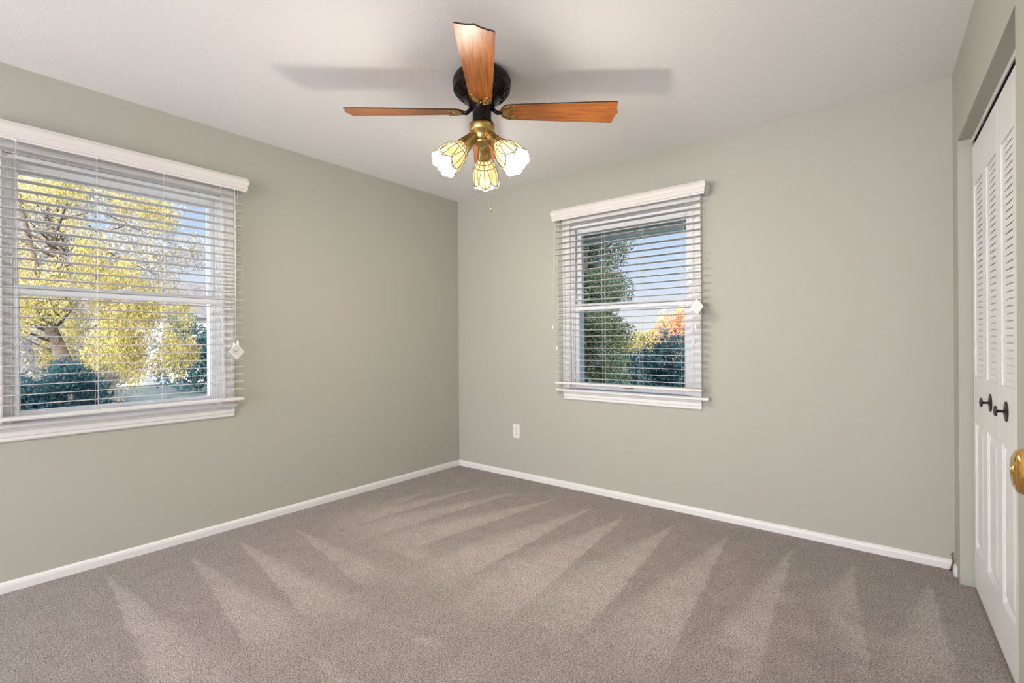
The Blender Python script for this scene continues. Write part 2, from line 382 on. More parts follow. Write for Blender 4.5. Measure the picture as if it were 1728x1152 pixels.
# ------------------------------------------------------------------ blinds
def tassel(mb, x, y, z):
    mb.smooth = True
    T0 = mb.T.copy(); mb.T = Matrix.Translation((x, y, z))
    mb.lathe([(0, .0), (.003, -.001), (.005, -.010), (.0075, -.026), (.0080, -.032), (.0, -.034)], 12)
    mb.T = T0; mb.smooth = False
M_TAG = mat('white_paper_tag', (0.74, 0.73, 0.69), rough=.6)
M_INK = mat('grey_ink', (0.22, 0.20, 0.20), rough=.7)
def warning_tag(parent, x, y, z, tilt, side):
    """square card hung from one corner; a ring with a short word on it"""
    mb = MB(); h = .0345
    mb.box(-h, h, -.0006, .0006, -h, h)
    mb.T = Matrix.Translation((.004, -.002, .002)); mb.box(-h, h, -.0005, .0005, -h, h); mb.T = Matrix.Identity(4)
    mb.cur = 1
    if side:
        ring = [(.020 * math.cos(a), -.0032, .020 * math.sin(a)) for a in [2 * PI * i / 28 for i in range(29)]]
        c, s_ = math.cos(-PI / 4), math.sin(-PI / 4)
        mb.T = Matrix.Rotation(-PI / 4, 4, 'Y') @ Matrix.Translation((0, 0, .004))
        mb.tube([Vector(p) for p in ring[2:-4]], .0009, 5)
        for k, (a, hh) in enumerate(((-.013, .007), (-.0085, .005), (-.004, .007), (.0005, .005), (.005, .006), (.0095, .007))):   # small worn lettering
            mb.box(a, a + .0014, -.0036, -.0030, -.005, -.005 + hh); mb.box(a, a + .0036, -.0036, -.0030, -.005 + hh * (k % 2) * .9, -.0036 + hh * (k % 2) * .9)
        mb.box(-.014, .014, -.0036, -.0030, -.0085, -.0075)
    else:
        for k in range(5): mb.box(-.024, .022 - .006 * (k % 3), -.0032, -.0028, .018 - .009 * k, .0190 - .009 * k)
    mb.T = Matrix.Identity(4)
    o = mb.build('warning_tag', [M_TAG, M_INK], parent)
    o.location = (x, y, z); o.rotation_euler = (0, PI / 4 + tilt, .25 if side else -.35)
    o['label'] = 'white diamond-hung paper tag with grey ring print' if side else 'white diamond-hung paper tag with faint print lines'
    return o

def blind(loc, rz, label, kind):
    root = empty('window_blind', loc, rz); tag(root, label, 'window blind', 'white slatted blinds over the two windows')
    # valance: profile swept round the front and both returns
    H, Fy = .572, .092
    prof = [(-.010, 2.066), (.000, 2.066), (.001, 2.076), (.006, 2.080), (.006, 2.088), (.003, 2.092), (.004, 2.098), (.010, 2.108), (.013, 2.120), (.012, 2.132), (.006, 2.141), (.004, 2.148), (-.010, 2.148)]
    mb = MB(); path = lambda e: [(-(H + e), 0), (-(H + e), -(Fy + e)), ((H + e), -(Fy + e)), ((H + e), 0)]
    vs = []; fs = []; n = len(prof)
    for k in range(4):
        for e_, z in prof: p = path(e_)[k]; vs.append((p[0], p[1], z))
    for k in range(3):
        for i in range(n): j = (i + 1) % n; fs.append((k * n + i, k * n + j, (k + 1) * n + j, (k + 1) * n + i))
    fs.append(tuple(range(n))); fs.append(tuple(range(3 * n, 4 * n))[::-1]); mb.add(vs, fs)
    mb.build('valance', M_VAL, root)
    mb = MB(); mb.box(-.555, .555, -.078, -.030, 2.092, 2.122); mb.build('headrail', M_VAL, root, bevel=.002)
    # slats, nearly level
    mb = MB(); N = 27; tilt = math.radians(-2.6)
    for k in range(N):
        z = .8655 + .04475 * k; mb.T = Matrix.Translation((0, -.070, z)) @ Matrix.Rotation(tilt, 4, 'X')
        pts = [(-.025, 0), (-.012, .0010), (.0, .0013), (.012, .0010), (.025, 0)]
        mb.prism(pts + [(a, b_ - .0022) for a, b_ in pts[::-1]], -.550, .550, 'x')
    mb.T = Matrix.Identity(4)
    o = mb.build('slats', M_SLAT, root)
    zb = .795 if kind == 'L' else .815
    mb = MB(); mb.box(-.553, .553, -.097, -.043, zb, zb + .017); mb.build('bottom_rail', M_VAL, root, bevel=.004)
    # ladder cords
    for x in (-.4315, -.145, .141, .4275):
        mb = MB(); zt = 2.075
        for y in (-.0965, -.0435): mb.tube([(x, y, zb + .01), (x, y, zt)], .0007, 5)
        mb.tube([(x + .008, -.070, zb + .01), (x + .008, -.070, zt)], .0008, 5)
        for k in range(N):
            z = .8655 + .04475 * k - .003; mb.tube([(x, -.0965, z), (x, -.0435, z)], .0006, 4)
        mb.box(x - .003, x + .003, -.0975, -.0945, 2.060, 2.070)
        mb.build('ladder_cord', M_CORD, root)
    mb = MB()                             # pull cords, tassels and tag
    if kind == 'L':
        for q, (dx, z) in enumerate(((.000, 1.150), (.004, 1.135))): mb.tube([(.497 + dx, -.104, 2.07), (.498 + dx, -.106, 1.7), (.497 + dx, -.108, z)], .0012, 6)
        c = mb.build('pull_cord', M_CORD, root)
        for x, z in ((.490, 1.148), (.500, 1.135), (.510, 1.160)): mb = MB(); tassel(mb, x, -.109, z); mb.build('tassel', M_CORD, c)
        warning_tag(c, .499, -.113, 1.092, .03, True)
        mb = MB(); mb.tube([(.515, -.100, 2.07), (.521, -.098, 1.95), (.519, -.098, 1.93)], .0008, 5); mb.build('loose_cord', M_CORD, root)
    else:
        for x, z in ((-.566, 1.265), (-.529, 1.105)): mb.tube([(x + .02, -.10, 2.07), (x + .012, -.10, 1.8), (x, -.101, z)], .0011, 6)
        c = mb.build('pull_cord', M_CORD, root)
        for x, z in ((-.566, 1.268), (-.529, 1.108)): mb = MB(); tassel(mb, x, -.101, z); mb.build('tassel', M_CORD, c)
        mb = MB()
        for x, z in ((.498, 1.235), (.518, 1.245), (.508, 1.150)): mb.tube([(.512, -.10, 2.07), (.512, -.101, 1.5), (x, -.102, z)], .0011, 6)
        c = mb.build('pull_cord', M_CORD, root)
        for x, z in ((.498, 1.238), (.518, 1.248), (.508, 1.153)): mb = MB(); tassel(mb, x, -.102, z); mb.build('tassel', M_CORD, c)
        warning_tag(c, .530, -.112, 1.354, -.06, False)
    return root
blind((0, CL, 0), PI / 2, 'white slatted blind on the left window, ring-printed tag at its right edge', 'L')
blind((CB, 0, 0), 0, 'white slatted blind on the far-wall window, paper tag folded at its right edge', 'B')

# ------------------------------------------------------------------ outlet and the stray cable
root = empty('wall_outlet', (.678, 0, .387)); tag(root, 'ivory duplex wall outlet low on the far wall below the window', 'outlet')
mb = MB(); mb.box(-.0365, .0365, -.006, 0, -.0595, .0595); mb.build('cover_plate', M_PLASTIC, root, bevel=.003)
for dz in (-.020, .020):
    mb = MB(); mb.prism([(.0165 * math.cos(a), dz + max(-.0125, min(.0125, .0165 * math.sin(a)))) for a in [2 * PI * i / 24 for i in range(24)]], -.0085, -.0055, 'y')
    mb.cur = 1
    mb.box(-.0075, -.0055, -.0090, -.0080, dz - .001, dz + .007); mb.box(.0055, .0075, -.0090, -.0080, dz - .001, dz + .006); mb.box(-.002, .002, -.0090, -.0080, dz - .009, dz - .0055)
    mb.build('receptacle', [M_PLASTIC, M_DARK], root)
mb = MB(); mb.T = Matrix.Rotation(PI / 2, 4, 'X'); mb.lathe([(0, .0085), (.003, .008), (.0035, .006)], 12); mb.build('screw', M_GREY, root)

M_CABLE = mat('brown_cable', (0.16, 0.07, 0.05), rough=.5)
mb = MB(); mb.tube([(3.413, -.030, .002), (3.417, -.034, .030), (3.424, -.030, .052), (3.421, -.018, .066), (3.417, -.022, .078), (3.424, -.016, .088)], .003, 8)
mb.tube([(3.413, -.030, .006), (3.405, -.034, .004)], .003, 8)
tag(mb.build('cable_stub', M_CABLE), 'short brown cable end sticking up in the corner beside the closet', 'cable')

# ------------------------------------------------------------------ closet bifold doors
PW = .2855; DX0 = OX0 + .006; DZ0, DZ1 = .012, 2.018; DY0, DY1 = .050, .080
def leaf_mesh(x0, x1):
    mb = MB(); st = .042
    lz0, lz1, pz0, pz1 = .975, 1.835, .195, .765
    mb.box(x0, x0 + st, DY0, DY1, DZ0, DZ1); mb.box(x1 - st, x1, DY0, DY1, DZ0, DZ1)
    for a, b_ in ((DZ0, pz0), (pz1, lz0), (lz1, DZ1)): mb.box(x0 + st, x1 - st, DY0, DY1, a, b_)
    xa, xb = x0 + st, x1 - st
    # moulded frame bead around the louvre and around the panel
    for z0, z1 in ((pz0, pz1),):
        w = .010
        mb.prism([(xa, z0), (xb, z0), (xb - w, z0 + w), (xa + w, z0 + w)], DY0 + .004, DY0 + .012, 'y')
        mb.prism([(xa, z1), (xb, z1), (xb - w, z1 - w), (xa + w, z1 - w)], DY0 + .004, DY0 + .012, 'y')
        mb.box(xa, xa + w, DY0 + .003, DY0 + .012, z0, z1); mb.box(xb - w, xb, DY0 + .003, DY0 + .012, z0, z1)
    # raised bottom panel: bevelled field
    y_lo, y_hi = DY0 + .012, DY0 + .002; w = .036; ax, bx, az, bz = xa + .008, xb - .008, pz0 + .008, pz1 - .008
    vs = [(ax, y_lo, az), (bx, y_lo, az), (bx, y_lo, bz), (ax, y_lo, bz), (ax + w, y_hi, az + w), (bx - w, y_hi, az + w), (bx - w, y_hi, bz - w), (ax + w, y_hi, bz - w)]
    mb.add(vs, [(0, 1, 5, 4), (1, 2, 6, 5), (2, 3, 7, 6), (3, 0, 4, 7), (4, 5, 6, 7)])
    mb.box(xa, xb, DY0 + .013, DY1, pz0, pz1)
    # louvres, each slot stopping short of the stiles
    mb.box(xa, xa + .042, DY0 + .0045, DY1, lz0, lz1); mb.box(xb - .042, xb, DY0 + .0045, DY1, lz0, lz1)
    n = 34; p = (lz1 - lz0) / n
    for k in range(n):
        z = lz0 + p * (k + .5)
        mb.prism([(DY0 + .004, z - .0125), (DY0 + .004, z + .0088), (DY1 - .004, z + .0303), (DY1 - .004, z + .0090)], xa, xb, 'x')
    return mb
def add_knob(parent, x, z):
    k = None
    T = Matrix.Translation((x, DY0, z)) @ Matrix.Rotation(PI / 2, 4, 'X')
    mb = MB(); mb.T = T; mb.lathe([(0, .0), (.0355, .0), (.0362, .0012), (.034, .0028), (.020, .0050), (.0075, .0075), (.0, .0080)], 48)
    r = mb.build('rosette', M_BRONZE, None)
    mb = MB(); mb.T = T; mb.lathe([(0, .006), (.0056, .006), (.0048, .010), (.0048, .021), (.008, .0235), (.0165, .0245), (.0188, .0265), (.0186, .0290), (.0150, .0312), (.008, .0325), (0, .033)], 32)
    k = mb.build('knob', M_BRONZE, parent); r.parent = k
    k['label'] = 'dark bronze knob on a round rosette'
    return k
for di, (nm, lab) in enumerate((('door_1', 'white bifold closet door nearest the far corner, louvres above a raised panel'),
                                ('door_2', 'white bifold closet door nearer the camera, partly cut off by the wall edge'))):
    root = empty(nm, RW, RW_ANG); struct(root, lab, 'closet door')
    for j in range(2):
        i = di * 2 + j; x0 = DX0 + i * (PW + .0015); x1 = x0 + PW
        lf = leaf_mesh(x0, x1).build('louvered_leaf', M_DOOR, root, bevel=.0012)
        if i == 1: add_knob(lf, .585, .889)
        if i == 2: add_knob(lf, .872, .889)
mb = MB(); mb.box(OX0, OX1, .048, .052, 2.040, OZ); mb.box(OX0, OX1, .080, .084, 2.040, OZ); mb.cur = 1; mb.box(OX0, OX1, .052, .080, 2.050, OZ - .0005)
mb.box(OX0 + .29 * 1.0, OX0 + .30, .050, .062, 2.018, 2.045)
o = mb.build('trim_1', [M_WHITE, M_DARK]); o.location = RW; o.rotation_euler = (0, 0, RW_ANG); struct(o, 'white metal bifold track under the closet header', 'door track')

# ------------------------------------------------------------------ entry door folded back along the right wall (only its brass knob shows)
ky = .835; fx = CAM.x + .1595
hdir = Vector((WS, -1, 0)).normalized()
root = empty('door_3', (fx, CAM.y + .895, 0), RW_ANG); struct(root, 'entry door standing open at the right edge, brass knob showing', 'door')
# local x towards the hinge, local y towards the wall
mb = MB(); mb.box(0, .76, 0, .035, .012, 2.02)
for xa, xb in ((.10, .35), (.41, .66)):
    for za, zb in ((.22, .80), (.98, 1.56), (1.66, 1.90)):
        w = .03; mb.add([(xa, -.0005, za), (xb, -.0005, za), (xb, -.0005, zb), (xa, -.0005, zb), (xa + w, -.006, za + w), (xb - w, -.006, za + w), (xb - w, -.006, zb - w), (xa + w, -.006, zb - w)],
                        [(0, 1, 5, 4), (1, 2, 6, 5), (2, 3, 7, 6), (3, 0, 4, 7), (4, 5, 6, 7)])
leaf = mb.build('door_leaf', M_DOOR, root)
mb = MB(); mb.T = Matrix.Translation((.062, 0, .984)) @ Matrix.Rotation(PI / 2, 4, 'X')
mb.lathe([(0, 0), (.033, 0), (.033, .003), (.026, .008), (.014, .010), (.0115, .018), (.0125, .026), (.021, .030), (.0272, .037), (.0285, .046), (.0275, .055), (.0245, .0605), (.019, .0635), (.004, .0645), (.004, .0660), (0, .0660)], 56)
mb.build('door_knob', M_BRASS, leaf)['label'] = 'polished brass round knob'

# ------------------------------------------------------------------ ceiling fan
HUB = Vector((1.647, -1.490, CH)); AZ = math.radians(YAW)          # AZ: azimuth of "to the right" from the doorway
fan = empty('ceiling_fan', HUB, 0); tag(fan, 'four-blade ceiling fan with cherry blades, black motor and three lit stained-glass shades', 'ceiling fan')
mb = MB(); mb.lathe([(0, -.0005), (.112, -.0005), (.120, -.008), (.132, -.020), (.139, -.040), (.1405, -.055), (.137, -.066), (.140, -.070), (.138, -.078), (.128, -.096), (.110, -.114), (.092, -.126), (.086, -.130), (.086, -.136), (.066, -.146), (.062, -.168), (0, -.168)], 64)
for k in range(24):                       # pierced key-pattern relief around the bowl
    a = 2 * PI * k / 24
    mb.T = Matrix.Rotation(a, 4, 'Z') @ Matrix.Translation((.1275, 0, -.095)) @ Matrix.Rotation(math.radians(38), 4, 'Y')
    mb.box(-.002, .0022, -.012, .012, .008, .012); mb.box(-.002, .0022, -.012, -.008, -.012, .008); mb.box(-.002, .0022, -.008, .006, -.014, -.010); mb.box(-.002, .0022, .003, .006, -.010, .002)
for k in range(36):
    a = 2 * PI * k / 36; mb.T = Matrix.Rotation(a, 4, 'Z'); mb.tube([(.131, .0, -.022), (.1385, .006, -.040), (.1390, .012, -.058)], .0022, 5)
for k in range(20):
    a = 2 * PI * k / 20; mb.T = Matrix.Rotation(a, 4, 'Z'); mb.tube([(.122, 0, -.103), (.108, .004, -.117), (.093, .008, -.127)], .0026, 5)
mb.T = Matrix.Identity(4)
mb.build('motor_housing', M_BLACK, fan)
mb = MB(); mb.lathe([(0, -.160), (.048, -.160), (.052, -.166), (.052, -.176), (.0455, -.180), (.0455, -.252), (0, -.252)], 40)
mb.build('switch_housing', M_BLACK, fan)

def spiral(cx, cy, r0, turns, start, z, flip=1, n=26):
    return [(cx + r0 * (1 - .72 * i / n) * math.cos(start + flip * 2 * PI * turns * i / n), cy + r0 * (1 - .72 * i / n) * math.sin(start + flip * 2 * PI * turns * i / n), z) for i in range(n + 1)]
R0, R1 = .088, .662
def blade_outline():
    half = []                             # (x, half width)
    for i in range(9):                    # rounded root
        t = i / 8 * PI / 2; half.append((R0 + .050 * (1 - math.cos(t)), .052 * math.sin(t)))
    half += [(.20, .0565), (.35, .0640), (.50, .0705), (.60, .0745), (R1 - .026, .0760)]
    half += [(R1 - .020, .0755), (R1 - .016, .0725), (R1 - .0155, .066), (R1 - .0150, .050), (R1 - .0120, .030), (R1 - .0080, .016), (R1 - .0035, .006), (R1, 0)]
    up = half; dn = [(x, -w) for x, w in half[::-1][1:-1]]
    return up + dn
for k in range(4):
    az = AZ + math.radians(1.0) + k * PI / 2
    pitch = Matrix.Rotation(math.radians(-12.5), 4, 'X')
    mb = MB(); poly = blade_outline(); mb.prism(poly, -.003, .003, 'z')
    mb.mi = [1] * len(poly) + [0, 0]
    bl = mb.build('blade', [M_WOOD, M_EDGE], fan)
    bl.matrix_local = Matrix.Translation((0, 0, -.186)) @ Matrix.Rotation(az, 4, 'Z') @ pitch
    # blade iron: arm from the motor and cast scrollwork under the root
    mb = MB(); z = -.0058
    mb.tube([(R0 + .050 * (1 - math.cos(t)) + .003, .049 * math.sin(t), z) for t in [(-PI / 2 - .0) + PI * i / 20 for i in range(21)] if True], .0022, 6)
    for s in (-1, 1):
        mb.tube(spiral(.152, s * .036, .0145, 1.5, -s * PI / 2, z, s), .0027, 6)
        mb.tube(spiral(.126, s * .030, .0115, 1.2, PI, z, -s), .0024, 6)
        mb.tube(spiral(.114, s * .013, .010, 1.2, PI / 2 * s, z, s), .0024, 6)
        mb.tube([(.104, s * .004, z), (.118, s * .008, z), (.132, s * .018, z), (.146, s * .026, z)], .0022, 6)
    mb.prism([(.092, -.010), (.108, -.013), (.122, -.008), (.142, 0), (.122, .008), (.108, .013), (.092, .010)], z - .0018, z + .0024, 'z')
    for px_, py_ in ((.110, 0), (.128, .017), (.128, -.017)): mb.ball((px_, py_, z - .002), .0042, .7, 10, 6)
    mb.cur = 1
    mb.tube([(.100, 0, -.004), (.075, 0, -.006), (.058, 0, .008), (.050, 0, .018)], [.009, .010, .010, .010], 8)
    ir = mb.build('blade_iron', [M_ABRASS, M_BLACK], bl); ir['label'] = 'antique brass scrollwork bracket'

# light kit
mb = MB(); mb.lathe([(0, -.246), (.050, -.246), (.0605, -.250), (.0615, -.262), (.0605, -.278), (.056, -.286), (.046, -.296), (.040, -.306), (.036, -.322), (.038, -.330), (.042, -.334), (.040, -.340), (.032, -.346), (.018, -.356), (.010, -.366), (.006, -.374), (0, -.376)], 48)
for k in range(3):
    a = AZ + math.radians(40 + 120 * k); mb.T = Matrix.Rotation(a, 4, 'Z') @ Matrix.Translation((.061, 0, -.268)) @ Matrix.Rotation(PI / 2, 4, 'Y'); mb.lathe([(0, .008), (.004, .007), (.0045, 0)], 10)
mb.T = Matrix.Identity(4)
kit = mb.build('light_fitter', M_ABRASS, fan)

M_SHADE = bpy.data.materials.new('cream_art_glass'); M_SHADE.use_nodes = True
nt = M_SHADE.node_tree; nt.nodes.clear()
o_ = nt.nodes.new('ShaderNodeOutputMaterial'); df = nt.nodes.new('ShaderNodeBsdfDiffuse'); tl = nt.nodes.new('ShaderNodeBsdfTranslucent'); em = nt.nodes.new('ShaderNodeEmission')
tc = nt.nodes.new('ShaderNodeTexCoord'); ns = nt.nodes.new('ShaderNodeTexNoise'); ns.inputs['Scale'].default_value = 16; ns.inputs['Detail'].default_value = 3; ns.inputs['Distortion'].default_value = 1.5
rp = nt.nodes.new('ShaderNodeValToRGB'); rp.color_ramp.elements[0].position = .35; rp.color_ramp.elements[1].position = .62
rp.color_ramp.elements[0].color = (.90, .66, .22, 1); rp.color_ramp.elements[1].color = (.95, .86, .60, 1)
nt.links.new(tc.outputs['Object'], ns.inputs['Vector']); nt.links.new(ns.outputs['Fac'], rp.inputs[0])
for q in (df, tl, em): nt.links.new(rp.outputs[0], q.inputs['Color'])
em.inputs['Strength'].default_value = .5
m_ = nt.nodes.new('ShaderNodeMixShader'); m_.inputs[0].default_value = .0025; ad = nt.nodes.new('ShaderNodeAddShader')
nt.links.new(df.outputs[0], m_.inputs[1]); nt.links.new(tl.outputs[0], m_.inputs[2]); nt.links.new(m_.outputs[0], ad.inputs[0]); nt.links.new(em.outputs[0], ad.inputs[1]); nt.links.new(ad.outputs[0], o_.inputs[0])
M_RIM = mat('bright_rim_glass', (.9, .85, .75), rough=.3, emit=((1, .93, .80), 1.5))
M_BULB = mat('lit_bulb', (1, 1, 1), rough=.3, emit=((1, .90, .72), 9.0))
M_CAME = mat('dark_came', (0.10, 0.07, 0.04), rough=.4, metal=.7)
L = .138
def srad(t):
    P = [(0, .033), (.010, .038), (.030, .050), (.060, .0600), (.095, .0655), (.125, .0660), (.165, .0650)]
    for (a, ra), (b_, rb) in zip(P, P[1:]):
        if t <= b_: f = (t - a) / (b_ - a); return ra + (rb - ra) * f
    return P[-1][1]
def spoint(t, phi, off=0):
    NP = 6; x = ((phi * NP / (2 * PI)) % 1) - .5           # flat-ish facets between seams
    r = (srad(t) + off) * (1 - .045 * (1 - (2 * x) ** 2) * -1 - .03)
    return (r * math.cos(phi), r * math.sin(phi), t)
def scal(phi):                                             # petal tip length at this angle
    x = abs(((phi * 6 / (2 * PI)) % 1) - .5) * 2           # 0 mid-panel, 1 seam
    return .110 + .030 * (1 - x ** 1.6)
def shade_parts(arm):
    NS, NT = 96, 14; vs = []; fs = []; mb = MB(); mb.smooth = True
    for i in range(NS):
        phi = 2 * PI * i / NS; e = scal(phi)
        for j in range(NT + 1): vs.append(spoint(e * j / NT, phi))
    n = NT + 1
    for i in range(NS):
        k = (i + 1) % NS
        for j in range(NT): fs.append((i * n + j, k * n + j, k * n + j + 1, i * n + j + 1))
    mb.add(vs, fs); mb.cur = 1                             # lower skirt of paler glass between the petals
    vs = []; fs = []
    for i in range(NS):
        phi = 2 * PI * i / NS; e = scal(phi); lo = .132 + .010 * abs(math.cos(phi * 9)); lo = max(lo, e + .006)
        for j in range(3): vs.append(spoint(e + (lo - e) * j / 2, phi, .001 * j))
    for i in range(NS):
        k = (i + 1) % NS
        for j in range(2): fs.append((i * 3 + j, k * 3 + j, k * 3 + j + 1, i * 3 + j + 1))
    mb.add(vs, fs); mb.cur = 2; W_ = .0015
    for k in range(6):
        pc = 2 * PI * (k + .5) / 6; pe = 2 * PI * k / 6
        mb.tube([spoint(t, pc, .0008) for t in [scal(pc) * j / 10 for j in range(11)]], W_, 5)
        mb.tube([spoint(t, pe, .0008) for t in (0, .015, .030)], W_, 5)
        # petal outlines: from the band out to mid seam and down to the tip
        for s in (-1, 1):
            pts = []
            for j in range(17):
                q = j / 16; wdt = (PI / 6) * (.52 + .40 * math.sin(min(1, q * 1.25) * PI / 2)) if q < .8 else (PI / 6) * (.92 * (1 - ((q - .8) / .2) ** 1.5))
                t = .040 + (.134 - .040) * q; pts.append(spoint(min(t, .136), pc + s * wdt, .0008))
            mb.tube(pts, W_, 5)
    for t in (.001, .018, .040):
        mb.tube([spoint(t, 2 * PI * i / 48, .0008) for i in range(49)], W_ * 1.1, 5, caps=False)
    mb.tube([spoint(scal(2 * PI * i / 96), 2 * PI * i / 96, .0008) for i in range(97)], W_, 5, caps=False)
    sh = mb.build('lamp_shade', [M_SHADE, M_RIM, M_CAME], arm, fix=False); sh.location = (0, 0, .118)
    sh['label'] = 'cream stained-glass tulip shade with dark leading'
    mb = MB(); mb.ball((0, 0, .060), .021, 1.35, 20, 14); b_ = mb.build('bulb', M_BULB, arm); b_.location = (0, 0, .118)
for k, azd in enumerate((90 - 3.0, 90 - 3.0 + 120, 90 - 3.0 + 240)):
    az = AZ + math.radians(azd); inc = math.radians(46)
    d = Vector((math.cos(az) * math.cos(inc), math.sin(az) * math.cos(inc), -math.sin(inc)))
    mb = MB(); mb.lathe([(0, 0), (.020, 0), (.0215, .020), (.023, .040), (.0265, .052), (.0240, .056), (.0275, .068), (.0260, .074), (.0300, .086), (.0290, .092), (.0345, .104), (.0365, .118), (.0350, .122), (0, .122)], 36)
    for q in range(18):
        mb.T = Matrix.Rotation(2 * PI * q / 18, 4, 'Z'); mb.tube([(.0225, 0, .030), (.0265, 0, .060), (.031, 0, .088), (.036, 0, .112)], .0014, 4)
    mb.T = Matrix.Identity(4)
    arm = mb.build('light_arm', M_ABRASS, fan)
    q = d.to_track_quat('Z', 'Y')
    base = Vector((math.cos(az) * .020, math.sin(az) * .020, -.288))
    arm.matrix_local = Matrix.Translation(base) @ q.to_matrix().to_4x4()
    shade_parts(arm)
    ld = bpy.data.lights.new('bulb_light', 'POINT'); ld.energy = 30; ld.color = (1.0, .91, .80); ld.shadow_soft_size = .06
    lo = bpy.data.objects.new('bulb_light', ld); COL.objects.link(lo); lo.location = HUB + base + d * (.118 + .120)
mb = MB()                                  # pull chain hanging past the far shade
cx, cy = .048 * math.cos(AZ + math.radians(35)), .048 * math.sin(AZ + math.radians(35))
zc = -.262
while zc > -.640: mb.ball((cx, cy, zc), .0012, 1, 6, 4); zc -= .0042
mb.tube([(cx, cy, -.262), (cx, cy, -.64)], .0004, 4); mb.tube([(cx, cy, -.638), (cx, cy, -.660)], [.0022, .0034], 8)
mb.build('pull_chain', M_ABRASS, fan)

# ------------------------------------------------------------------ outdoors
GZ = -.55
M_LAWN = mat('shade_tinted_lawn', (0.085, 0.115, 0.12), rough=1, noise=(1.7, .35))  # bluish shade on the grass is put into this colour
nt = M_LAWN.node_tree
mb = MB(); mb.box(-60, 60, -6.1, 90, GZ - .2, GZ); tag(mb.build('lawn', M_LAWN), 'shade-tinted lawn outside strewn with fallen leaves', 'lawn', kind='structure')

def leaf_mat(name, cols, transl=.35):
    m = bpy.data.materials.new(name); m.use_nodes = True; nt = m.node_tree; nt.nodes.clear()
    o_ = nt.nodes.new('ShaderNodeOutputMaterial'); df = nt.nodes.new('ShaderNodeBsdfDiffuse'); tl = nt.nodes.new('ShaderNodeBsdfTranslucent'); mx = nt.nodes.new('ShaderNodeMixShader')
    mx.inputs[0].default_value = transl
    g = nt.nodes.new('ShaderNodeNewGeometry'); r = nt.nodes.new('ShaderNodeValToRGB'); r.color_ramp.elements[0].color = (*cols[0], 1); r.color_ramp.elements[1].color = (*cols[-1], 1)
    for i, c in enumerate(cols[1:-1]): e = r.color_ramp.elements.new((i + 1) / (len(cols) - 1)); e.color = (*c, 1)
    nt.links.new(g.outputs['Random Per Island'], r.inputs[0])
    nt.links.new(r.outputs[0], df.inputs[0]); nt.links.new(r.outputs[0], tl.inputs[0])
    nt.links.new(df.outputs[0], mx.inputs[1]); nt.links.new(tl.outputs[0], mx.inputs[2]); nt.links.new(mx.outputs[0], o_.inputs[0]); return m
M_BARK = mat('grey_brown_bark', (0.12, 0.095, 0.08), rough=.95, noise=(14, .4))
L_YEL = leaf_mat('golden_leaves', [(.50, .38, .08), (.66, .56, .20), (.42, .40, .14), (.20, .20, .10), (.66, .56, .34), (.30, .24, .14), (.74, .66, .30)])
L_PALE = leaf_mat('pale_autumn_leaves', [(.62, .56, .40), (.40, .44, .48), (.68, .58, .32), (.34, .36, .46), (.56, .50, .50)])
L_DARK = leaf_mat('dark_conifer_needles', [(.06, .11, .09), (.11, .16, .10), (.17, .19, .09), (.05, .09, .09)])
L_TEAL = leaf_mat('blue_green_shrub_leaves', [(.05, .12, .14), (.09, .18, .18), (.06, .10, .15)])
L_ORG = leaf_mat('orange_autumn_leaves', [(.75, .42, .22), (.85, .55, .32), (.65, .36, .22)])
L_LIT = leaf_mat('fallen_leaves', [(.70, .42, .30), (.55, .30, .18), (.80, .60, .45)])

def leaves(name, material, clumps, per, size, parent=None, seed=1, droop=0.3, aspect=2.2):
    """clumps: list of (x,y,z, rx,ry,rz); quads scattered through each, aligned loosely downwards"""
    rng = np.random.RandomState(seed); P = []
    vol = np.array([c[3] * c[4] * c[5] for c in clumps]); cnt = np.maximum(1, (per * vol / vol.sum()).astype(int))
    for c, n in zip(clumps, cnt):
        d = rng.normal(size=(n, 3)); d /= np.linalg.norm(d, axis=1)[:, None]
        r = rng.rand(n, 1) ** .42
        P.append(np.array(c[:3]) + d * r * np.array(c[3:]))
    P = np.concatenate(P); n = len(P)
    a = rng.normal(size=(n, 3)); a[:, 2] -= droop * 2.5; a /= np.linalg.norm(a, axis=1)[:, None]
    b = np.cross(a, rng.normal(size=(n, 3))); b /= np.linalg.norm(b, axis=1)[:, None]
    s = size * (.6 + .8 * rng.rand(n, 1))
    V = np.stack([P - a * s * .5, P + b * s / aspect * .5, P + a * s * .5, P - b * s / aspect * .5], 1).reshape(-1, 3)
    me = bpy.data.meshes.new(name); me.vertices.add(4 * n); me.vertices.foreach_set('co', V.ravel())
    me.loops.add(4 * n); me.loops.foreach_set('vertex_index', np.arange(4 * n, dtype=np.int32))
    me.polygons.add(n); me.polygons.foreach_set('loop_start', (np.arange(n) * 4).astype(np.int32)); me.polygons.foreach_set('loop_total', np.full(n, 4, np.int32))
    me.materials.append(material); me.update()
    o = bpy.data.objects.new(name, me); COL.objects.link(o)
    if parent: o.parent = parent
    return o
def clump_cloud(c, R, n, r, seed, flat=1.0, keep=None):
    rnd = random.Random(seed); out = []
    while len(out) < n:
        p = [rnd.uniform(-1, 1) for _ in range(3)]
        if sum(q * q for q in p) > 1: continue
        q = tuple(c[i] + p[i] * R[i] for i in range(3))
        if keep and not keep(*q): continue
        k = r * rnd.uniform(.55, 1.25); out.append((*q, k, k, k * flat))
    return out
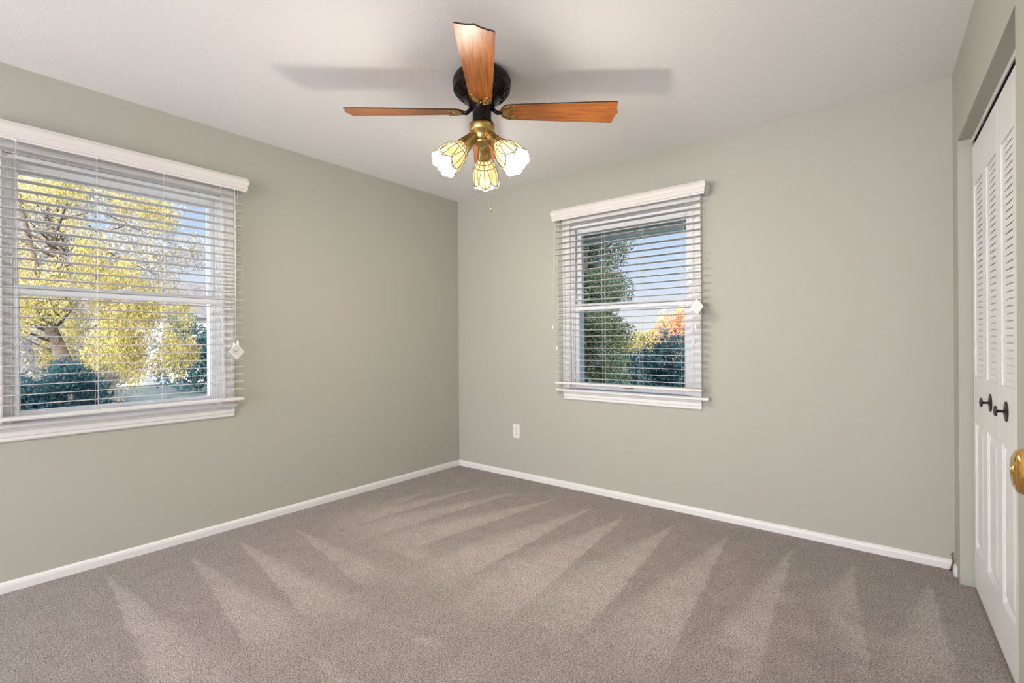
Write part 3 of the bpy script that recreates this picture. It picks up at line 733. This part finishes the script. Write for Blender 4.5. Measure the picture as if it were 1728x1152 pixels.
def tree(name, loc, label, mats, clumps, per, size, trunk, seed=1, droop=.3, aspect=2.2, group=None):
    root = empty(name, loc); tag(root, label, 'tree', group)
    cl = [(a - loc[0], b - loc[1], c - loc[2], *r) for a, b, c, *r in clumps]
    leaves('foliage', mats, cl, per, size, root, seed, droop, aspect)
    if trunk:
        mb = MB()
        for pts, rs in trunk: mb.tube([(a - loc[0], b - loc[1], c - loc[2]) for a, b, c in pts], rs, 8)
        mb.build('trunk', M_BARK, root)
    return root

# golden tree just outside the left window, limbs hanging down
def branches(x, y, z0, z1, n, ln, seed):
    rnd = random.Random(seed); out = []
    for i in range(n):
        z = z0 + (z1 - z0) * i / n; a = rnd.uniform(0, 2 * PI); l = ln * rnd.uniform(.6, 1.1)
        out.append(([(x, y, z), (x + l * .5 * math.cos(a), y + l * .5 * math.sin(a), z + l * .25), (x + l * math.cos(a), y + l * math.sin(a), z + l * .05)], [.020, .013, .005]))
    return out
ck = clump_cloud((-6.2, -1.7, 1.45), (1.4, 1.7, 1.05), 72, .19, 4, 1.6, lambda x, y, z: z > .75 + .9 * max(0, -1.55 - y) and y < .2 and x < -5.15)
ck += clump_cloud((-6.2, -1.5, 3.25), (1.1, 1.0, .35), 16, .22, 5)
ck += [(-5.6, -1.05, .75, .13, .13, .42), (-5.6, -1.15, 1.25, .26, .26, .4), (-5.4, -.7, 1.05, .15, .15, .35)]
tree('golden_tree', (-6.3, -1.5, GZ), 'sunlit golden-leaved tree with hanging limbs outside the left window', L_YEL, ck, 52000, .044,
     [([(-6.3, -1.5, GZ), (-6.25, -1.62, .5), (-6.3, -1.95, 1.6), (-6.3, -2.2, 3.2)], [.13, .10, .07, .03])] + branches(-6.3, -1.8, 1.0, 3.2, 16, 1.2, 5), 2, .6, 3.2)
ck = clump_cloud((-9.5, -1.2, 3.0), (1.4, 2.3, 2.9), 150, .36, 8, 1.2, lambda x, y, z: z < 4.9 - .5 * abs(y + 1.5))
tree('tall_tree', (-9.5, -1.4, GZ), 'tall pale thinning tree rising behind the golden tree', L_PALE, ck, 60000, .070,
     [([(-9.5, -1.4, GZ), (-9.4, -1.3, 2.5), (-9.5, -1.5, 5)], [.20, .15, .06])] + branches(-9.5, -1.4, 1.0, 4.5, 30, 2.2, 9), 3, .3, 2.4)
for i, (x, y, rx, rz_, lab) in enumerate(((-16, 3.4, 1.3, 1.3, 'bluish bush farther back at the right of the left window'), (-13, -4.4, 1.4, 2.0, 'bluish bush farther back at the left of the left window'), (-14.5, -.6, 1.6, 1.3, 'bluish bush behind the trunk of the tall pale tree'))):
    ck = clump_cloud((x, y, GZ + rz_), (.9, rx, rz_), 50, .45, 20 + i)
    tree('garden_bush', (x, y, GZ), lab, L_PALE if i == 2 else L_TEAL, ck, 5000, .16, None, 11 + i)
ck = clump_cloud((-3.9, -2.15, .22), (.25, .62, .62), 34, .20, 31)
tree('shaded_bush', (-3.9, -2.15, GZ), 'low blue-green bush in shade below the left window view', L_TEAL, ck, 14000, .045, None, 17)
# fallen leaves, uncountable scatter
leaves('fallen_leaves', L_LIT, [(-2.6, -.2, GZ + .02, 1.4, .9, .01), (-10.6, 2.6, GZ + .02, 1.6, 2.0, .01)], 6000, .10, None, 41, 0, 1.4)
tag(bpy.data.objects['fallen_leaves'], 'scatter of orange-brown fallen leaves on the lawn', 'leaves', kind='stuff')

# neighbour's house, seen in slivers through the foliage on the right of the left window
root = empty('neighbor_house', (-24, 5.5, GZ)); tag(root, 'pale neighbouring house glimpsed through branches from the left window', 'house')
M_SID = mat('cream_siding', (.74, .70, .66), rough=.8); M_ROOF = mat('grey_shingles', (.16, .15, .16), rough=.95, noise=(5, .3))
mb = MB(); mb.box(-3, 3, -5, 4.5, 0, 2.9)
for k in range(14): mb.box(3, 3.02, -5, 4.5, .2 * k, .2 * k + .03)
mb.build('wall', M_SID, root)
mb = MB(); mb.prism([(-3.5, 2.8), (3.5, 2.8), (0, 4.6)], -5.4, 4.9, 'y'); mb.build('roof', M_ROOF, root)
for y in (-3.4, -.6, 2.2):
    mb = MB(); mb.box(3.02, 3.08, y, y + 1.0, 1.0, 2.2); mb.cur = 1; mb.box(3.08, 3.1, y + .08, y + .92, 1.08, 2.12); mb.build('window', [M_WHITE, M_GREY], root)

# far-wall window view: dark column conifer, hedge, distant autumn trees
ck = clump_cloud((-1.15, 4.3, 1.9), (.80, .7, 2.6), 150, .24, 51, 1.2) + [(-1.2 + .28 * i, 4.3, 1.05 + .1 * (i % 2), .28, .28, .45) for i in range(-2, 3)]
tree('column_conifer', (-1.15, 4.3, GZ), 'dark columnar conifer filling the left half of the far window', L_DARK, ck, 80000, .055,
     [([(-1.15, 4.3, GZ), (-1.15, 4.3, 3.8)], [.09, .03])], 5, .2, 3)
ck = clump_cloud((-.3, 5.8, .25), (1.7, .45, .78), 130, .22, 61) + clump_cloud((-.05, 5.7, 1.0), (.42, .3, .40), 22, .15, 62)
root = tree('clipped_hedge', (-.3, 5.8, GZ), 'blue-green hedge across the bottom of the far window', L_TEAL, ck, 40000, .06, None, 6, .1, 2.0); root['category'] = 'hedge'
ck = clump_cloud((-.1, 3.1, .0), (.9, .4, .5), 34, .22, 64)
root = tree('shaded_shrub', (-.1, 3.1, GZ), 'dark shrub at the foot of the columnar conifer', L_TEAL, ck, 9000, .07, None, 9, .1, 2.0); root['category'] = 'shrub'
ck = clump_cloud((-7.1, 26, 1.6), (1.4, 1.2, 1.6), 60, .6, 71)
tree('orange_tree', (-7.1, 26, GZ), 'distant sunlit orange tree at the right of the far window', L_ORG, ck, 9000, .18, [([(-7.1, 26, GZ), (-7.1, 26, 2.6)], [.2, .05])], 7)
ck = clump_cloud((-12.5, 34, .9), (3, 1, .6), 50, .6, 73)
root = tree('yellow_hedgerow', (-12.5, 34, GZ), 'far golden hedgerow low on the horizon beyond the hedge', L_YEL, ck, 6000, .3, None, 8); root['category'] = 'hedge'

# house eave outside; the unseen roof above is added to shade the garden
M_SOF = mat('grey_green_soffit', (.34, .38, .36), rough=.8, noise=(30, .35))
root = empty('house_roof', (2.2, -2.5, CH + .12)); tag(root, 'roof eave and gutter glimpsed at the top of the far window', 'roof')
mb = MB(); mb.prism([(-3.1, .02), (4.2, .02), (.6, 1.75)], -3.0, 3.1, 'y'); mb.build('shading_roof_slope', M_ROOF, root)
mb = MB(); mb.box(-3.1, 4.2, 2.65, 3.10, -.40, -.38); mb.box(-3.1, 4.2, 3.06, 3.10, -.38, .02); mb.build('soffit', M_SOF, root)
M_GUT = mat('pale_teal_gutter', (.62, .72, .70), rough=.5)
mb = MB(); mb.box(-3.1, 4.2, 2.98, 3.10, -.565, -.40); mb.build('gutter', M_GUT, root, bevel=.01)
